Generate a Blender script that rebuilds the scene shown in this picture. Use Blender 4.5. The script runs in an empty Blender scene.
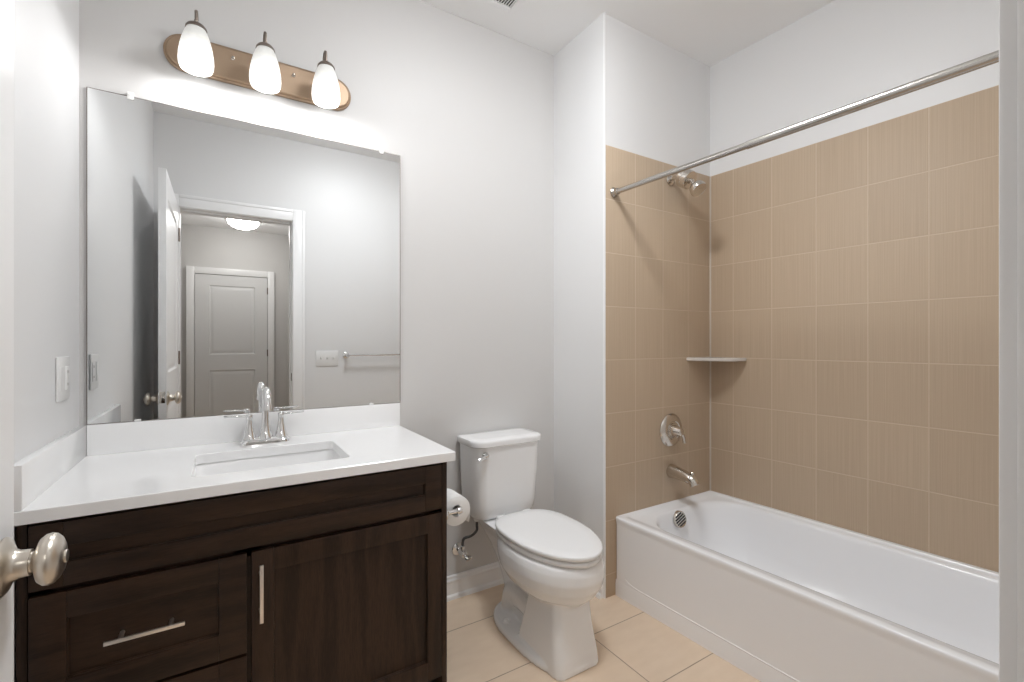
import bpy, bmesh, math, random
from mathutils import Vector, Matrix
random.seed(4)
sc = bpy.context.scene
PI = math.pi
# ------------------------------------------------------------------ camera
cam_d = bpy.data.cameras.new('camera'); cam = bpy.data.objects.new('camera', cam_d)
sc.collection.objects.link(cam); sc.camera = cam
YAW = math.atan(290 / 463)
cam.location = (0, 0, 1.2); cam.rotation_euler = (PI / 2, 0, -YAW)
cam_d.sensor_width = 36; cam_d.lens = 463 / 1024 * 36; cam_d.shift_y = 1 / 1024
cam_d.clip_start = .01
# ------------------------------------------------------------------ world, exposure
w = bpy.data.worlds.new('world'); sc.world = w; w.use_nodes = True
w.node_tree.nodes['Background'].inputs[0].default_value = (.9, .95, 1, 1)
w.node_tree.nodes['Background'].inputs[1].default_value = .3
sc.view_settings.view_transform = 'Standard'; sc.view_settings.look = 'None'
sc.view_settings.gamma = 1; sc.view_settings.use_curve_mapping = False
sc.view_settings.exposure = 0.0
BULB_W = 2.3        # each bulb of the vanity light
HALL_L = 29.0       # glow of the hall ceiling light
FILL_L = 51.0       # glow of the fill dome added to brighten the bathroom
try:
    sc.cycles.use_denoising = True
    sc.cycles.max_bounces = 14; sc.cycles.diffuse_bounces = 9; sc.cycles.glossy_bounces = 6
    sc.cycles.sample_clamp_indirect = 8; sc.cycles.caustics_reflective = False
except Exception: pass

# ------------------------------------------------------------------ materials
def mat(name, col, rough=.5, metal=0, spec=None, coat=0, emit=None, es=0):
    m = bpy.data.materials.new(name); m.use_nodes = True
    b = m.node_tree.nodes['Principled BSDF']
    b.inputs['Base Color'].default_value = (*col, 1); b.inputs['Roughness'].default_value = rough
    b.inputs['Metallic'].default_value = metal
    if spec is not None: b.inputs['Specular IOR Level'].default_value = spec
    if coat: b.inputs['Coat Weight'].default_value = coat; b.inputs['Coat Roughness'].default_value = .08
    if emit: b.inputs['Emission Color'].default_value = (*emit, 1); b.inputs['Emission Strength'].default_value = es
    return m
def nd(m, t, **kw):
    n = m.node_tree.nodes.new(t)
    for k, v in kw.items(): setattr(n, k, v)
    return n
def lk(m, a, b): m.node_tree.links.new(a, b)
def bumped(m, scale, strength, dist=.001, stretch=(1, 1, 1), vary=0, detail=3):
    """fine noise bump, optional small colour variation"""
    b = m.node_tree.nodes['Principled BSDF']
    tc = nd(m, 'ShaderNodeTexCoord'); mp = nd(m, 'ShaderNodeMapping'); mp.inputs['Scale'].default_value = stretch
    nz = nd(m, 'ShaderNodeTexNoise'); nz.inputs['Scale'].default_value = scale; nz.inputs['Detail'].default_value = detail
    lk(m, tc.outputs['Object'], mp.inputs[0]); lk(m, mp.outputs[0], nz.inputs['Vector'])
    bp = nd(m, 'ShaderNodeBump'); bp.inputs['Strength'].default_value = strength; bp.inputs['Distance'].default_value = dist
    lk(m, nz.outputs[0], bp.inputs['Height']); lk(m, bp.outputs[0], b.inputs['Normal'])
    if vary:
        c = b.inputs['Base Color'].default_value[:3]
        mx = nd(m, 'ShaderNodeMixRGB'); mx.inputs[1].default_value = (*[x * (1 - vary) for x in c], 1); mx.inputs[2].default_value = (*[min(1, x * (1 + vary)) for x in c], 1)
        lk(m, nz.outputs[0], mx.inputs[0]); lk(m, mx.outputs[0], b.inputs['Base Color'])
    return m
M = {}
M['wall'] = bumped(mat('shaded_wall_paint', (.635, .625, .615), .45, spec=.3), 180, .15, .0006)  # mirror wall: its weaker light put into a darker copy of the wall colour
M['wall_lit'] = bumped(mat('lit_wall_paint', (.76, .76, .76), .42, spec=.35), 180, .12, .0006)  # same wall colour, lightened for the walls that catch more light
M['ceil'] = bumped(mat('ceiling_paint', (.88, .88, .88), .7), 160, .15, .0006)
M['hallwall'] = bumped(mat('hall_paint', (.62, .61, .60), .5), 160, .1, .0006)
M['trim'] = bumped(mat('trim_paint', (.86, .86, .86), .3), 60, .05, .0004)
M['doorw'] = bumped(mat('white_door_paint', (.87, .87, .87), .35), 90, .06, .0004, (1, 1, .15))
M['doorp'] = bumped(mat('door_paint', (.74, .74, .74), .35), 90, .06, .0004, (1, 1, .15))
M['quartz'] = bumped(mat('white_quartz', (.87, .87, .87), .14), 400, 0.0, .0001, vary=.015)
M['porc'] = bumped(mat('white_porcelain', (.85, .85, .85), .08, spec=.55), 6, .03, .002)
M['acryl'] = bumped(mat('tub_enamel', (.87, .88, .90), .14, spec=.5), 5, .03, .002)
M['plastic'] = bumped(mat('white_plastic', (.80, .80, .79), .3), 60, .02, .0003)
M['seat'] = bumped(mat('seat_plastic', (.84, .84, .84), .2), 6, .02, .001)
M['chrome'] = bumped(mat('polished_chrome', (.80, .80, .80), .07, 1), 30, .01, .0003)
M['nickel'] = bumped(mat('brushed_nickel', (.66, .62, .57), .16, 1), 120, .08, .0004, (1, 1, 8))
M['knobm'] = bumped(mat('satin_nickel', (.66, .61, .54), .3, 1), 140, .05, .0003, (8, 1, 1))
M['plate'] = bumped(mat('bronzed_nickel', (.42, .31, .22), .52, .9), 200, .1, .0004, (.05, 1, 1))
M['pewter'] = bumped(mat('dark_pewter', (.25, .21, .18), .35, 1), 100, .05, .0004)
M['steel'] = bumped(mat('brushed_steel', (.85, .79, .74), .33, 1), 200, .05, .0003)
M['rod'] = bumped(mat('brushed_rod_steel', (.50, .48, .45), .25, 1), 200, .05, .0003)
M['black'] = bumped(mat('black_shadow_gap', (.012, .012, .012), .6), 30, .02, .0003)
M['hose'] = bumped(mat('braided_hose', (.10, .10, .10), .4, .6), 900, .5, .001)
M['paper'] = bumped(mat('tissue_paper', (.85, .85, .84), .9), 120, .3, .001)
M['caulk'] = bumped(mat('pale_caulk', (.62, .57, .50), .6), 80, .05, .0004)
M['mirror'] = mat('mirror_silver', (.86, .87, .87), .0, 1)
M['stone'] = bumped(mat('shelf_marble', (.62, .58, .54), .2), 14, .0, .001, vary=.22)
M['clip'] = bumped(mat('clear_clip', (.85, .85, .83), .15), 60, .02, .0002)

# mirror gets a very slight green waviness only
# dark oak
def wood(name, stretch):
    m = mat(name, (.03, .018, .012), .38, spec=.3)
    b = m.node_tree.nodes['Principled BSDF']
    tc = nd(m, 'ShaderNodeTexCoord'); mp = nd(m, 'ShaderNodeMapping'); mp.inputs['Scale'].default_value = stretch
    lk(m, tc.outputs['Object'], mp.inputs[0])
    n1 = nd(m, 'ShaderNodeTexNoise'); n1.inputs['Scale'].default_value = 2.2; n1.inputs['Detail'].default_value = 2; lk(m, mp.outputs[0], n1.inputs['Vector'])
    ml = nd(m, 'ShaderNodeMath', operation='MULTIPLY'); ml.inputs[1].default_value = 16; lk(m, n1.outputs[0], ml.inputs[0])
    fr = nd(m, 'ShaderNodeMath', operation='SINE'); lk(m, ml.outputs[0], fr.inputs[0])
    n2 = nd(m, 'ShaderNodeTexNoise'); n2.inputs['Scale'].default_value = 38; n2.inputs['Detail'].default_value = 4; lk(m, mp.outputs[0], n2.inputs['Vector'])
    ad = nd(m, 'ShaderNodeMath', operation='MULTIPLY_ADD'); ad.inputs[1].default_value = .22; lk(m, fr.outputs[0], ad.inputs[0]); lk(m, n2.outputs[0], ad.inputs[2])
    cr = nd(m, 'ShaderNodeValToRGB'); e = cr.color_ramp.elements
    e[0].position = .25; e[0].color = (.016, .0075, .0036, 1); e[1].position = .85; e[1].color = (.042, .021, .011, 1)
    lk(m, ad.outputs[0], cr.inputs[0]); lk(m, cr.outputs[0], b.inputs['Base Color'])
    bp = nd(m, 'ShaderNodeBump'); bp.inputs['Strength'].default_value = .25; bp.inputs['Distance'].default_value = .0006
    lk(m, ad.outputs[0], bp.inputs['Height']); lk(m, bp.outputs[0], b.inputs['Normal'])
    return m
M['woodv'] = wood('dark_oak_vertical_grain', (9, 9, .9))
M['woodh'] = wood('dark_oak_level_grain', (.9, 9, 9))

def tile(name, axis, off_h, pitch_h, off_z, pitch_v, colA, colB, grout, gw, rough, axis2=2, streak=True, gmix=1):
    """square grid of tiles with thin grout, laid out in object (world) metres"""
    m = mat(name, colA, rough, spec=.3)
    b = m.node_tree.nodes['Principled BSDF']
    tc = nd(m, 'ShaderNodeTexCoord'); sp = nd(m, 'ShaderNodeSeparateXYZ'); lk(m, tc.outputs['Object'], sp.inputs[0])
    def mth(op, a, bb=None, c=None):
        n = nd(m, 'ShaderNodeMath', operation=op)
        for i, v in enumerate((a, bb, c)):
            if v is None: continue
            if isinstance(v, (int, float)): n.inputs[i].default_value = v
            else: lk(m, v, n.inputs[i])
        return n.outputs[0]
    def cell(o, off, p):
        t = mth('DIVIDE', mth('SUBTRACT', o, off), p)
        fl = mth('FLOOR', t); f = mth('SUBTRACT', t, fl)
        dd = mth('MULTIPLY', mth('MINIMUM', f, mth('SUBTRACT', 1, f)), p)
        return fl, dd
    c1, d1 = cell(sp.outputs[axis], off_h, pitch_h); c2, d2 = cell(sp.outputs[axis2], off_z, pitch_v)
    dm = mth('MINIMUM', d1, d2)
    mr = nd(m, 'ShaderNodeMapRange', interpolation_type='SMOOTHSTEP'); lk(m, dm, mr.inputs[0])
    mr.inputs[1].default_value = gw * .6; mr.inputs[2].default_value = gw * 1.5
    cid = nd(m, 'ShaderNodeCombineXYZ'); lk(m, c1, cid.inputs[0]); lk(m, c2, cid.inputs[1])
    wn = nd(m, 'ShaderNodeTexWhiteNoise', noise_dimensions='3D'); lk(m, cid.outputs[0], wn.inputs['Vector'])
    # streaks (vertical on the wall tile)
    sv = nd(m, 'ShaderNodeCombineXYZ')
    lk(m, mth('MULTIPLY_ADD', sp.outputs[axis], 260 if streak else 10, mth('MULTIPLY', wn.outputs[0], 70)), sv.inputs[0])
    lk(m, mth('MULTIPLY', sp.outputs[axis2], 2.2 if streak else 26), sv.inputs[1])
    nz = nd(m, 'ShaderNodeTexNoise'); nz.inputs['Scale'].default_value = 1; nz.inputs['Detail'].default_value = 2; lk(m, sv.outputs[0], nz.inputs['Vector'])
    f = mth('ADD', mth('MULTIPLY', nz.outputs[0], .8 ), mth('MULTIPLY', wn.outputs[0], .2))
    mx = nd(m, 'ShaderNodeMixRGB'); mx.inputs[1].default_value = (*colA, 1); mx.inputs[2].default_value = (*colB, 1); lk(m, f, mx.inputs[0])
    mg = nd(m, 'ShaderNodeMixRGB'); mg.inputs[1].default_value = (*grout, 1); lk(m, mx.outputs[0], mg.inputs[2]); lk(m, mr.outputs[0], mg.inputs[0])
    lk(m, mg.outputs[0], b.inputs['Base Color'])
    hh = mth('MULTIPLY_ADD', nz.outputs[0], .12 if streak else .04, mr.outputs[0])
    bp = nd(m, 'ShaderNodeBump'); bp.inputs['Strength'].default_value = .5; bp.inputs['Distance'].default_value = .0012
    lk(m, hh, bp.inputs['Height']); lk(m, bp.outputs[0], b.inputs['Normal'])
    return m
TA, TB, TG = (.43, .33, .235), (.58, .46, .34), (.60, .49, .37)
M['tile_end'] = tile('beige_wall_tile_end', 0, 1.519, .2, 2.124, .252, TA, TB, TG, .0018, .5)
M['tile_long'] = tile('beige_wall_tile_long', 1, 1.4707, .1995, 2.124, .252, TA, TB, TG, .0018, .5)
M['floor'] = tile('peach_floor_tile', 0, 1.277, .662, 1.433, .331, (.68, .535, .40), (.79, .645, .50), (.33, .25, .18), .0018, .38, axis2=1, streak=False)

# ------------------------------------------------------------------ mesh helpers
def finish(name, bm, m, parent=None, smooth=True, angle=35):
    bmesh.ops.recalc_face_normals(bm, faces=bm.faces)
    me = bpy.data.meshes.new(name); bm.to_mesh(me); bm.free()
    o = bpy.data.objects.new(name, me); sc.collection.objects.link(o)
    me.materials.append(M[m] if isinstance(m, str) else m)
    if smooth:
        me.polygons.foreach_set('use_smooth', [True] * len(me.polygons))
        me.set_sharp_from_angle(angle=math.radians(angle))
    if parent is not None:
        o.parent = parent; o.matrix_parent_inverse = parent.matrix_world.inverted() if False else Matrix.Translation(-Vector(parent.location))
    return o
def tag(o, label=None, cat=None, group=None, kind=None):
    if label: o['label'] = label
    if cat: o['category'] = cat
    if group: o['group'] = group
    if kind: o['kind'] = kind
    return o
def thing(name, loc, label, cat, group=None):
    o = bpy.data.objects.new(name, None); sc.collection.objects.link(o); o.location = loc
    o.empty_display_size = .05
    return tag(o, label, cat, group)
def B(bm, x0, x1, y0, y1, z0, z1, bev=0, seg=2, fn=None):
    g = bmesh.ops.create_cube(bm, size=1)
    vs = g['verts']
    for v in vs: v.co = Vector(((x0 + x1) / 2 + v.co.x * (x1 - x0), (y0 + y1) / 2 + v.co.y * (y1 - y0), (z0 + z1) / 2 + v.co.z * (z1 - z0)))
    if bev:
        es = list({e for v in vs for e in v.link_edges})
        r = bmesh.ops.bevel(bm, geom=es, offset=bev, segments=seg, affect='EDGES', profile=.5)
        vs = list({v for f in r['faces'] for v in f.verts} | set(v for v in vs if v.is_valid))
    return vs
def basis(ax):
    ax = Vector(ax).normalized()
    h = Vector((0, 0, 1)) if abs(ax.z) < .9 else Vector((1, 0, 0))
    u = ax.cross(h).normalized(); v = ax.cross(u).normalized()
    return ax, u, v
def lathe(bm, org, ax, prof, n=32, sx=1, sy=1):
    """prof: list of (radius, height along the axis)"""
    ax, u, v = basis(ax); org = Vector(org); rings = []
    for r, h in prof:
        if r < 1e-6: rings.append([bm.verts.new(org + ax * h)])
        else: rings.append([bm.verts.new(org + ax * h + u * (r * sx * math.cos(2 * PI * i / n)) + v * (r * sy * math.sin(2 * PI * i / n))) for i in range(n)])
    skin(bm, rings)
    if len(rings[0]) > 1: bm.faces.new(rings[0])
    if len(rings[-1]) > 1: bm.faces.new(rings[-1])
def skin(bm, rings, closed=True):
    for a, b in zip(rings, rings[1:]):
        n = max(len(a), len(b))
        for i in range(n if closed else n - 1):
            j = (i + 1) % n
            if len(a) == 1 and len(b) == 1: continue
            if len(a) == 1: bm.faces.new((a[0], b[i], b[j]))
            elif len(b) == 1: bm.faces.new((a[i], a[j], b[0]))
            else: bm.faces.new((a[i], a[j], b[j], b[i]))
def tube(bm, pts, r, n=16, cap=True, smooth=4):
    """tube along a path (Catmull-Rom smoothed); r number or list"""
    P = [Vector(p) for p in pts]
    R = list(r) if isinstance(r, (list, tuple)) else [r] * len(P)
    if smooth and len(P) > 2:
        Q, S = [], []
        for i in range(len(P) - 1):
            p0, p1, p2, p3 = P[max(i - 1, 0)], P[i], P[i + 1], P[min(i + 2, len(P) - 1)]
            for k in range(smooth):
                t = k / smooth
                Q.append(.5 * ((2 * p1) + (p2 - p0) * t + (2 * p0 - 5 * p1 + 4 * p2 - p3) * t * t + (3 * p1 - p0 - 3 * p2 + p3) * t ** 3))
                S.append(R[i] + (R[i + 1] - R[i]) * t)
        Q.append(P[-1]); S.append(R[-1]); P, R = Q, S
    ax, u, v = basis(P[1] - P[0]); rings = []
    for i, p in enumerate(P):
        d = (P[min(i + 1, len(P) - 1)] - P[max(i - 1, 0)]).normalized()
        u = (u - d * u.dot(d)).normalized(); v = d.cross(u)
        rings.append([bm.verts.new(p + (u * math.cos(2 * PI * k / n) + v * math.sin(2 * PI * k / n)) * R[i]) for k in range(n)])
    skin(bm, rings)
    if cap: bm.faces.new(rings[0]); bm.faces.new(rings[-1])
def rrect(x0, x1, y0, y1, r, n=6, side=4):
    """rounded rectangle points (ccw), r: number or 4 radii (front-left, front-right, back-right, back-left); straight sides subdivided"""
    rs = [r] * 4 if isinstance(r, (int, float)) else r
    cs = [(x0, y0, 1, 1, PI), (x1, y0, -1, 1, 1.5 * PI), (x1, y1, -1, -1, 0), (x0, y1, 1, -1, .5 * PI)]
    out = []
    for k, (cx, cy, sx, sy, a0) in enumerate(cs):
        q = rs[k]; ox, oy = cx + sx * q, cy + sy * q
        out += [(ox + q * math.cos(a0 + .5 * PI * i / n), oy + q * math.sin(a0 + .5 * PI * i / n)) for i in range(n + 1)]
        nx = cs[(k + 1) % 4]; q2 = rs[(k + 1) % 4]; a1 = nx[4]
        ex, ey = nx[0] + nx[2] * q2 + q2 * math.cos(a1), nx[1] + nx[3] * q2 + q2 * math.sin(a1)
        sxp, syp = out[-1]
        out += [(sxp + (ex - sxp) * i / side, syp + (ey - syp) * i / side) for i in range(1, side)]
    return out
def loft(bm, secs, cap=True):
    """secs: list of (points2d, z)"""
    rings = [[bm.verts.new((x, y, z)) for x, y in pts] for pts, z in secs]
    skin(bm, rings)
    if cap: bm.faces.new(rings[0]); bm.faces.new(rings[-1])
    return rings
def shear(bm, x_ref=None):
    """the alcove walls run 2.8 degrees out of square"""
    for v in bm.verts: v.co.x += (1.611 - v.co.y) * .0482
def sub(o, lv=1):
    md = o.modifiers.new('subdivision', 'SUBSURF'); md.levels = lv; md.render_levels = lv

# ------------------------------------------------------------------ room dimensions
D = 1.995; XL = -.388; XP = 1.515; YV = 1.611; XR = 2.318; CH = 2.743; YR = .082; DOX0, DOX1, DOH = -.25, .459, 2.125
XR2 = 2.40
def struct(name, m, boxes, fn=None, parent=None, bev=0):
    bm = bmesh.new()
    for b in boxes: B(bm, *b, bev=bev)
    if fn: fn(bm)
    o = finish(name, bm, m, parent, smooth=bool(bev))
    if parent is None: tag(o, kind='structure')
    return o
struct('floor', 'floor', [(XL - .1, XR2 + .1, -.038, D + .1, -.1, 0)])
struct('ceiling', 'ceil', [(XL - .1, XR2 + .1, -.038, D + .1, CH, CH + .1)])
struct('wall_back', 'wall', [(XL - .1, XP, D, D + .1, 0, CH)])
struct('wall_left', 'wall_lit', [(XL - .1, XL, YR, D, 0, CH)])
struct('wall_alcove_end', 'wall_lit', [(XP, XR2 + .1, YV, D + .1, 0, CH)])
def shx(bm):
    for v in bm.verts: v.co.x += (1.611 - v.co.y) * .0482
wr = struct('wall_right', 'wall_lit', [(XR, XR + .1, YR, YV, 0, CH)], shx)
bm = bmesh.new()
B(bm, XL - .1, DOX0, -.038, YR, 0, CH); B(bm, DOX1, XR2 + .1, -.038, YR, 0, CH); B(bm, DOX0, DOX1, -.038, YR, DOH, CH)
tag(finish('wall_front', bm, 'wall_lit', smooth=False), kind='structure')
# tile skins 8 mm thick, top at 2.124 m
te = struct('wall_tile_end', 'tile_end', [(XP + .004, XR + .01, YV - .008, YV, 0, 2.124)], bev=.0015)
tl = struct('wall_tile_right', 'tile_long', [(XR - .008, XR, YR, YV - .008, 0, 2.124)], shx, bev=.0015)
struct('trim_1', 'caulk', [(XR - .0135, XR - .007, YV - .0135, YV - .007, .37, 2.122)], bev=.001)
struct('trim_9', 'trim', [(XP - .001, XP + .005, YV - .009, YV + .001, 0, CH - .001)])

# baseboards with a cap bead and shoe moulding
def baseboard(name, p0, p1, nrm, h=.105):
    prof = [(0, 0), (.024, 0), (.024, .008), (.021, .016), (.013, .021), (.013, h - .030), (.015, h - .027), (.015, h - .020), (.010, h - .014), (.009, h - .004), (.005, h), (0, h)]
    bm = bmesh.new(); nx, ny = nrm; rings = []
    for p in (p0, p1): rings.append([bm.verts.new((p[0] + nx * a, p[1] + ny * a, z)) for a, z in prof])
    skin(bm, rings); bm.faces.new(rings[0]); bm.faces.new(rings[1])
    return tag(finish(name, bm, 'trim', angle=25), kind='structure')
baseboard('baseboard_back', (.645, D), (XP, D), (0, -1))
baseboard('baseboard_right', (XP, D), (XP, YV + .001), (-1, 0))
baseboard('baseboard_left', (XL, .20), (XL, 1.40), (1, 0))
baseboard('baseboard_front', (.56, YR), (1.55, YR), (0, 1))

# ------------------------------------------------------------------ door opening: jambs, casings
def casing(name, x0, x1, z0, z1, y0, dirn, outer):
    """flat board with a raised back band on its outer side"""
    bm = bmesh.new()
    if outer in ('L', 'R'):
        B(bm, x0, x1, *sorted((y0, y0 + dirn * .012)), z0, z1, bev=.003)
        xo = (x0, x0 + .022) if outer == 'L' else (x1 - .022, x1)
        B(bm, *xo, *sorted((y0, y0 + dirn * .018)), z0, z1, bev=.004)
    else:
        B(bm, x0, x1, *sorted((y0, y0 + dirn * .012)), z0, z1, bev=.003)
        B(bm, x0, x1, *sorted((y0, y0 + dirn * .018)), z1 - .022, z1, bev=.004)
    return tag(finish(name, bm, 'trim'), kind='structure')
casing('trim_2', DOX1 - .0, DOX1 + .085, 0, DOH + .085, YR, 1, 'R')
casing('trim_3', DOX0 - .085, DOX0, 0, DOH + .085, YR, 1, 'L')
casing('trim_4', DOX0, DOX1, DOH, DOH + .085, YR, 1, 'T')
jb = bmesh.new()
B(jb, DOX1 - .004, DOX1 + .001, -.038, YR + .002, 0, DOH, bev=.0015); B(jb, DOX0 - .001, DOX0 + .004, -.038, YR + .002, 0, DOH, bev=.0015); B(jb, DOX0, DOX1, -.038, YR + .002, DOH - .004, DOH + .001, bev=.0015)
B(jb, DOX1 - .014, DOX1 - .003, -.035, .030, 0, DOH - .002, bev=.002)
B(jb, DOX0 + .004, DOX1 - .004, -.035, .030, DOH - .014, DOH - .002, bev=.002)
tag(finish('trim_5', jb, 'trim'), kind='structure')
bm = bmesh.new(); B(bm, DOX1 - .0065, DOX1 - .003, .035, .070, .90, .96, bev=.001)
sp_ = finish('strike_plate', bm, 'pewter'); tag(sp_, kind='structure')

# panel door builder (leaf in the plane u; thickness axis t)
def panel_leaf(bm, w, h, th, panels, mold=.028, rec=.009):
    """leaf in local x(0..w), y(0..th), z(0..h) with raised-frame recesses on both faces"""
    xs = sorted({0, w, *[p[0] for p in panels], *[p[1] for p in panels]})
    zs = sorted({0, h, *[p[2] for p in panels], *[p[3] for p in panels]})
    for face, sgn in ((0, 1), (th, -1)):
        for i in range(len(xs) - 1):
            for j in range(len(zs) - 1):
                a, b, c, d = xs[i], xs[i + 1], zs[j], zs[j + 1]
                if any(abs(p[0] - a) < 1e-6 and abs(p[1] - b) < 1e-6 and abs(p[2] - c) < 1e-6 and abs(p[3] - d) < 1e-6 for p in panels):
                    steps = [(0, 0), (.010, rec), (.022, rec), (.040, rec * .25), (.055, rec * .2)]
                    rings = [[bm.verts.new((x, face + sgn * dd, z)) for x, z in ((a + q, c + q), (b - q, c + q), (b - q, d - q), (a + q, d - q))] for q, dd in steps]
                    skin(bm, rings); bm.faces.new(rings[-1])
                else:
                    bm.faces.new([bm.verts.new((x, face, z)) for x, z in ((a, c), (b, c), (b, d), (a, d))])
    for (x0, z0, x1, z1) in ((0, 0, w, 0), (w, 0, w, h), (w, h, 0, h), (0, h, 0, 0)):
        bm.faces.new([bm.verts.new(p) for p in ((x0, 0, z0), (x1, 0, z1), (x1, th, z1), (x0, th, z0))])
    bmesh.ops.remove_doubles(bm, verts=bm.verts, dist=1e-5)
# bathroom door, standing open along the left wall
DLX0, DLX1, DLY0, DLY1, DLH = -.284, -.250, .135, .931, 2.118
bm = bmesh.new()
panel_leaf(bm, DLY1 - DLY0, DLH - .012, .034, [(.115, DLY1 - DLY0 - .115, .13, .84), (.115, DLY1 - DLY0 - .115, 1.02, DLH - .145)])
for v in bm.verts: x, y, z = v.co; v.co = Vector((DLX0 + y, DLY0 + x, z + .012))
door = finish('door_1', bm, 'doorw', angle=20); tag(door, kind='structure')
def knob_set(parent, x, y, z, dr):
    bm = bmesh.new()
    lathe(bm, (x, y, z), (dr, 0, 0), [(.0, 0), (.037, 0), (.038, .003), (.035, .006), (.028, .009), (.0215, .012), (.0185, .017), (.0175, .025), (.0172, .029)])
    r = finish('door_knob', bm, 'knobm', parent, angle=40)
    bm = bmesh.new()
    lathe(bm, (x, y, z), (dr, 0, 0), [(0, .027), (.0145, .027), (.0135, .031), (.0150, .034), (.0220, .0355), (.0290, .038), (.0335, .043), (.0345, .0480), (.0330, .053), (.0280, .058), (.0205, .0615), (.012, .063), (.0090, .0635), (.0085, .0655), (.0, .0655)], 40)
    k = finish('knob_grip', bm, 'knobm', None, angle=40); k.parent = r; k.matrix_parent_inverse = Matrix.Identity(4)
    return r
knob_set(door, DLX1, .886, .899, 1)
knob_set(door, DLX0, .886, .899, -1)
bm = bmesh.new(); B(bm, DLX0 + .005, DLX1 - .005, DLY1 - .0008, DLY1 + .0012, .877, .937, bev=.0008); B(bm, DLX0 + .010, DLX1 - .011, DLY1, DLY1 + .009, .897, .917, bev=.002)
finish('latch_plate', bm, 'nickel', door)
for hz in (.25, 1.05, 1.88):
    bm = bmesh.new(); lathe(bm, (DLX1 + .004, DLY0 - .004, hz), (0, 0, 1), [(0, 0), (.006, 0), (.006, .09), (0, .09)], 14)
    finish('hinge', bm, 'pewter', door)

# ------------------------------------------------------------------ the hall behind the doorway (seen in the mirror)
HX0, HX1, HY, HZ = -.40, .78, -2.66, 2.58
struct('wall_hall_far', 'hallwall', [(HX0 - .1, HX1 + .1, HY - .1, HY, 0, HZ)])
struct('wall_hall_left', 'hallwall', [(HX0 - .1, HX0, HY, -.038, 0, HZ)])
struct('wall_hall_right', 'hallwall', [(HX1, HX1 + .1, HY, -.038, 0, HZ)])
struct('ceiling_hall', 'ceil', [(HX0 - .1, HX1 + .1, HY - .1, -.038, HZ, HZ + .1)])
struct('floor_hall', 'floor', [(HX0 - .1, HX1 + .1, HY - .1, -.038, -.1, 0)])
bm = bmesh.new(); panel_leaf(bm, .755, 1.995, .035, [(.14, .62, .20, .85), (.14, .62, 1.04, 1.87)])
for v in bm.verts: x, y, z = v.co; v.co = Vector((-.27 + x, HY + .001 + .010 - y + .025, z + .01))
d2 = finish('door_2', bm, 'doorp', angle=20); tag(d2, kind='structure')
for hz in (.25, 1.02, 1.80):
    bm = bmesh.new(); lathe(bm, (.488, HY + .040, hz), (0, 0, 1), [(0, 0), (.007, 0), (.007, .085), (0, .085)], 14); finish('hinge', bm, 'pewter', d2)
bm = bmesh.new()
B(bm, -.355, -.275, HY, HY + .045, 0, 2.09, bev=.004); B(bm, .490, .565, HY, HY + .045, 0, 2.09, bev=.004); B(bm, -.275, .490, HY, HY + .045, 2.012, 2.09, bev=.004)
tag(finish('trim_6', bm, 'trim'), kind='structure')
# a further doorway on the hall's left wall and a hinged door on its right wall
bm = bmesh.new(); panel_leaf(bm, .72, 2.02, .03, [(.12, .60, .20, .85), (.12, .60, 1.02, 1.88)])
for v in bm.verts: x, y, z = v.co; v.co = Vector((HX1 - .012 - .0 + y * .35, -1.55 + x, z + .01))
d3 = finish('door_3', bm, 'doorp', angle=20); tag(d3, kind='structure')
for hz in (.25, 1.05, 1.78):
    bm = bmesh.new(); lathe(bm, (HX1 - .020, -1.56, hz), (0, 0, 1), [(0, 0), (.008, 0), (.008, .085), (0, .085)], 14); finish('hinge', bm, 'pewter', d3)
bm = bmesh.new(); B(bm, HX1 - .02, HX1, -1.64, -1.568, 0, 2.11, bev=.004); B(bm, HX1 - .02, HX1, -.825, -.75, 0, 2.11, bev=.004); B(bm, HX1 - .02, HX1, -1.568, -.825, 2.035, 2.11, bev=.004)
tag(finish('trim_7', bm, 'trim'), kind='structure')
bm = bmesh.new(); B(bm, HX0, HX0 + .02, -1.9, -1.82, 0, 2.13, bev=.004); B(bm, HX0, HX0 + .02, -1.05, -.97, 0, 2.13, bev=.004); B(bm, HX0, HX0 + .02, -1.82, -1.05, 2.05, 2.13, bev=.004)
tag(finish('trim_8', bm, 'trim'), kind='structure')

def glow_mat(name, col, s0, s1, z0, z1, wpos=1.0):
    """frosted glass lit from inside: glow strongest around the bulb, whose height is z0"""
    m = mat(name, (.52, .52, .50), .35)
    b = m.node_tree.nodes['Principled BSDF']; b.inputs['Emission Color'].default_value = (*col, 1)
    tc = nd(m, 'ShaderNodeTexCoord'); sp = nd(m, 'ShaderNodeSeparateXYZ'); lk(m, tc.outputs['Object'], sp.inputs[0])
    mr = nd(m, 'ShaderNodeMapRange', interpolation_type='SMOOTHSTEP'); lk(m, sp.outputs[2], mr.inputs[0])
    mr.inputs[1].default_value = z0; mr.inputs[2].default_value = z1; mr.inputs[3].default_value = s0; mr.inputs[4].default_value = s1
    nz = nd(m, 'ShaderNodeTexNoise'); nz.inputs['Scale'].default_value = 9; nz.inputs['Detail'].default_value = 2
    ml = nd(m, 'ShaderNodeMath', operation='MULTIPLY_ADD'); lk(m, nz.outputs[0], ml.inputs[0]); ml.inputs[1].default_value = .12; lk(m, mr.outputs[0], ml.inputs[2])
    lk(m, ml.outputs[0], b.inputs['Emission Strength'])
    return m
def lamp(name, loc, watts, r, col, parent=None):
    l = bpy.data.lights.new(name, 'POINT'); l.energy = watts; l.shadow_soft_size = r; l.color = col
    o = bpy.data.objects.new(name, l); sc.collection.objects.link(o); o.location = loc
    if parent is not None: o.parent = parent; o.matrix_parent_inverse = Matrix.Translation(-Vector(parent.location))
    return o
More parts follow.
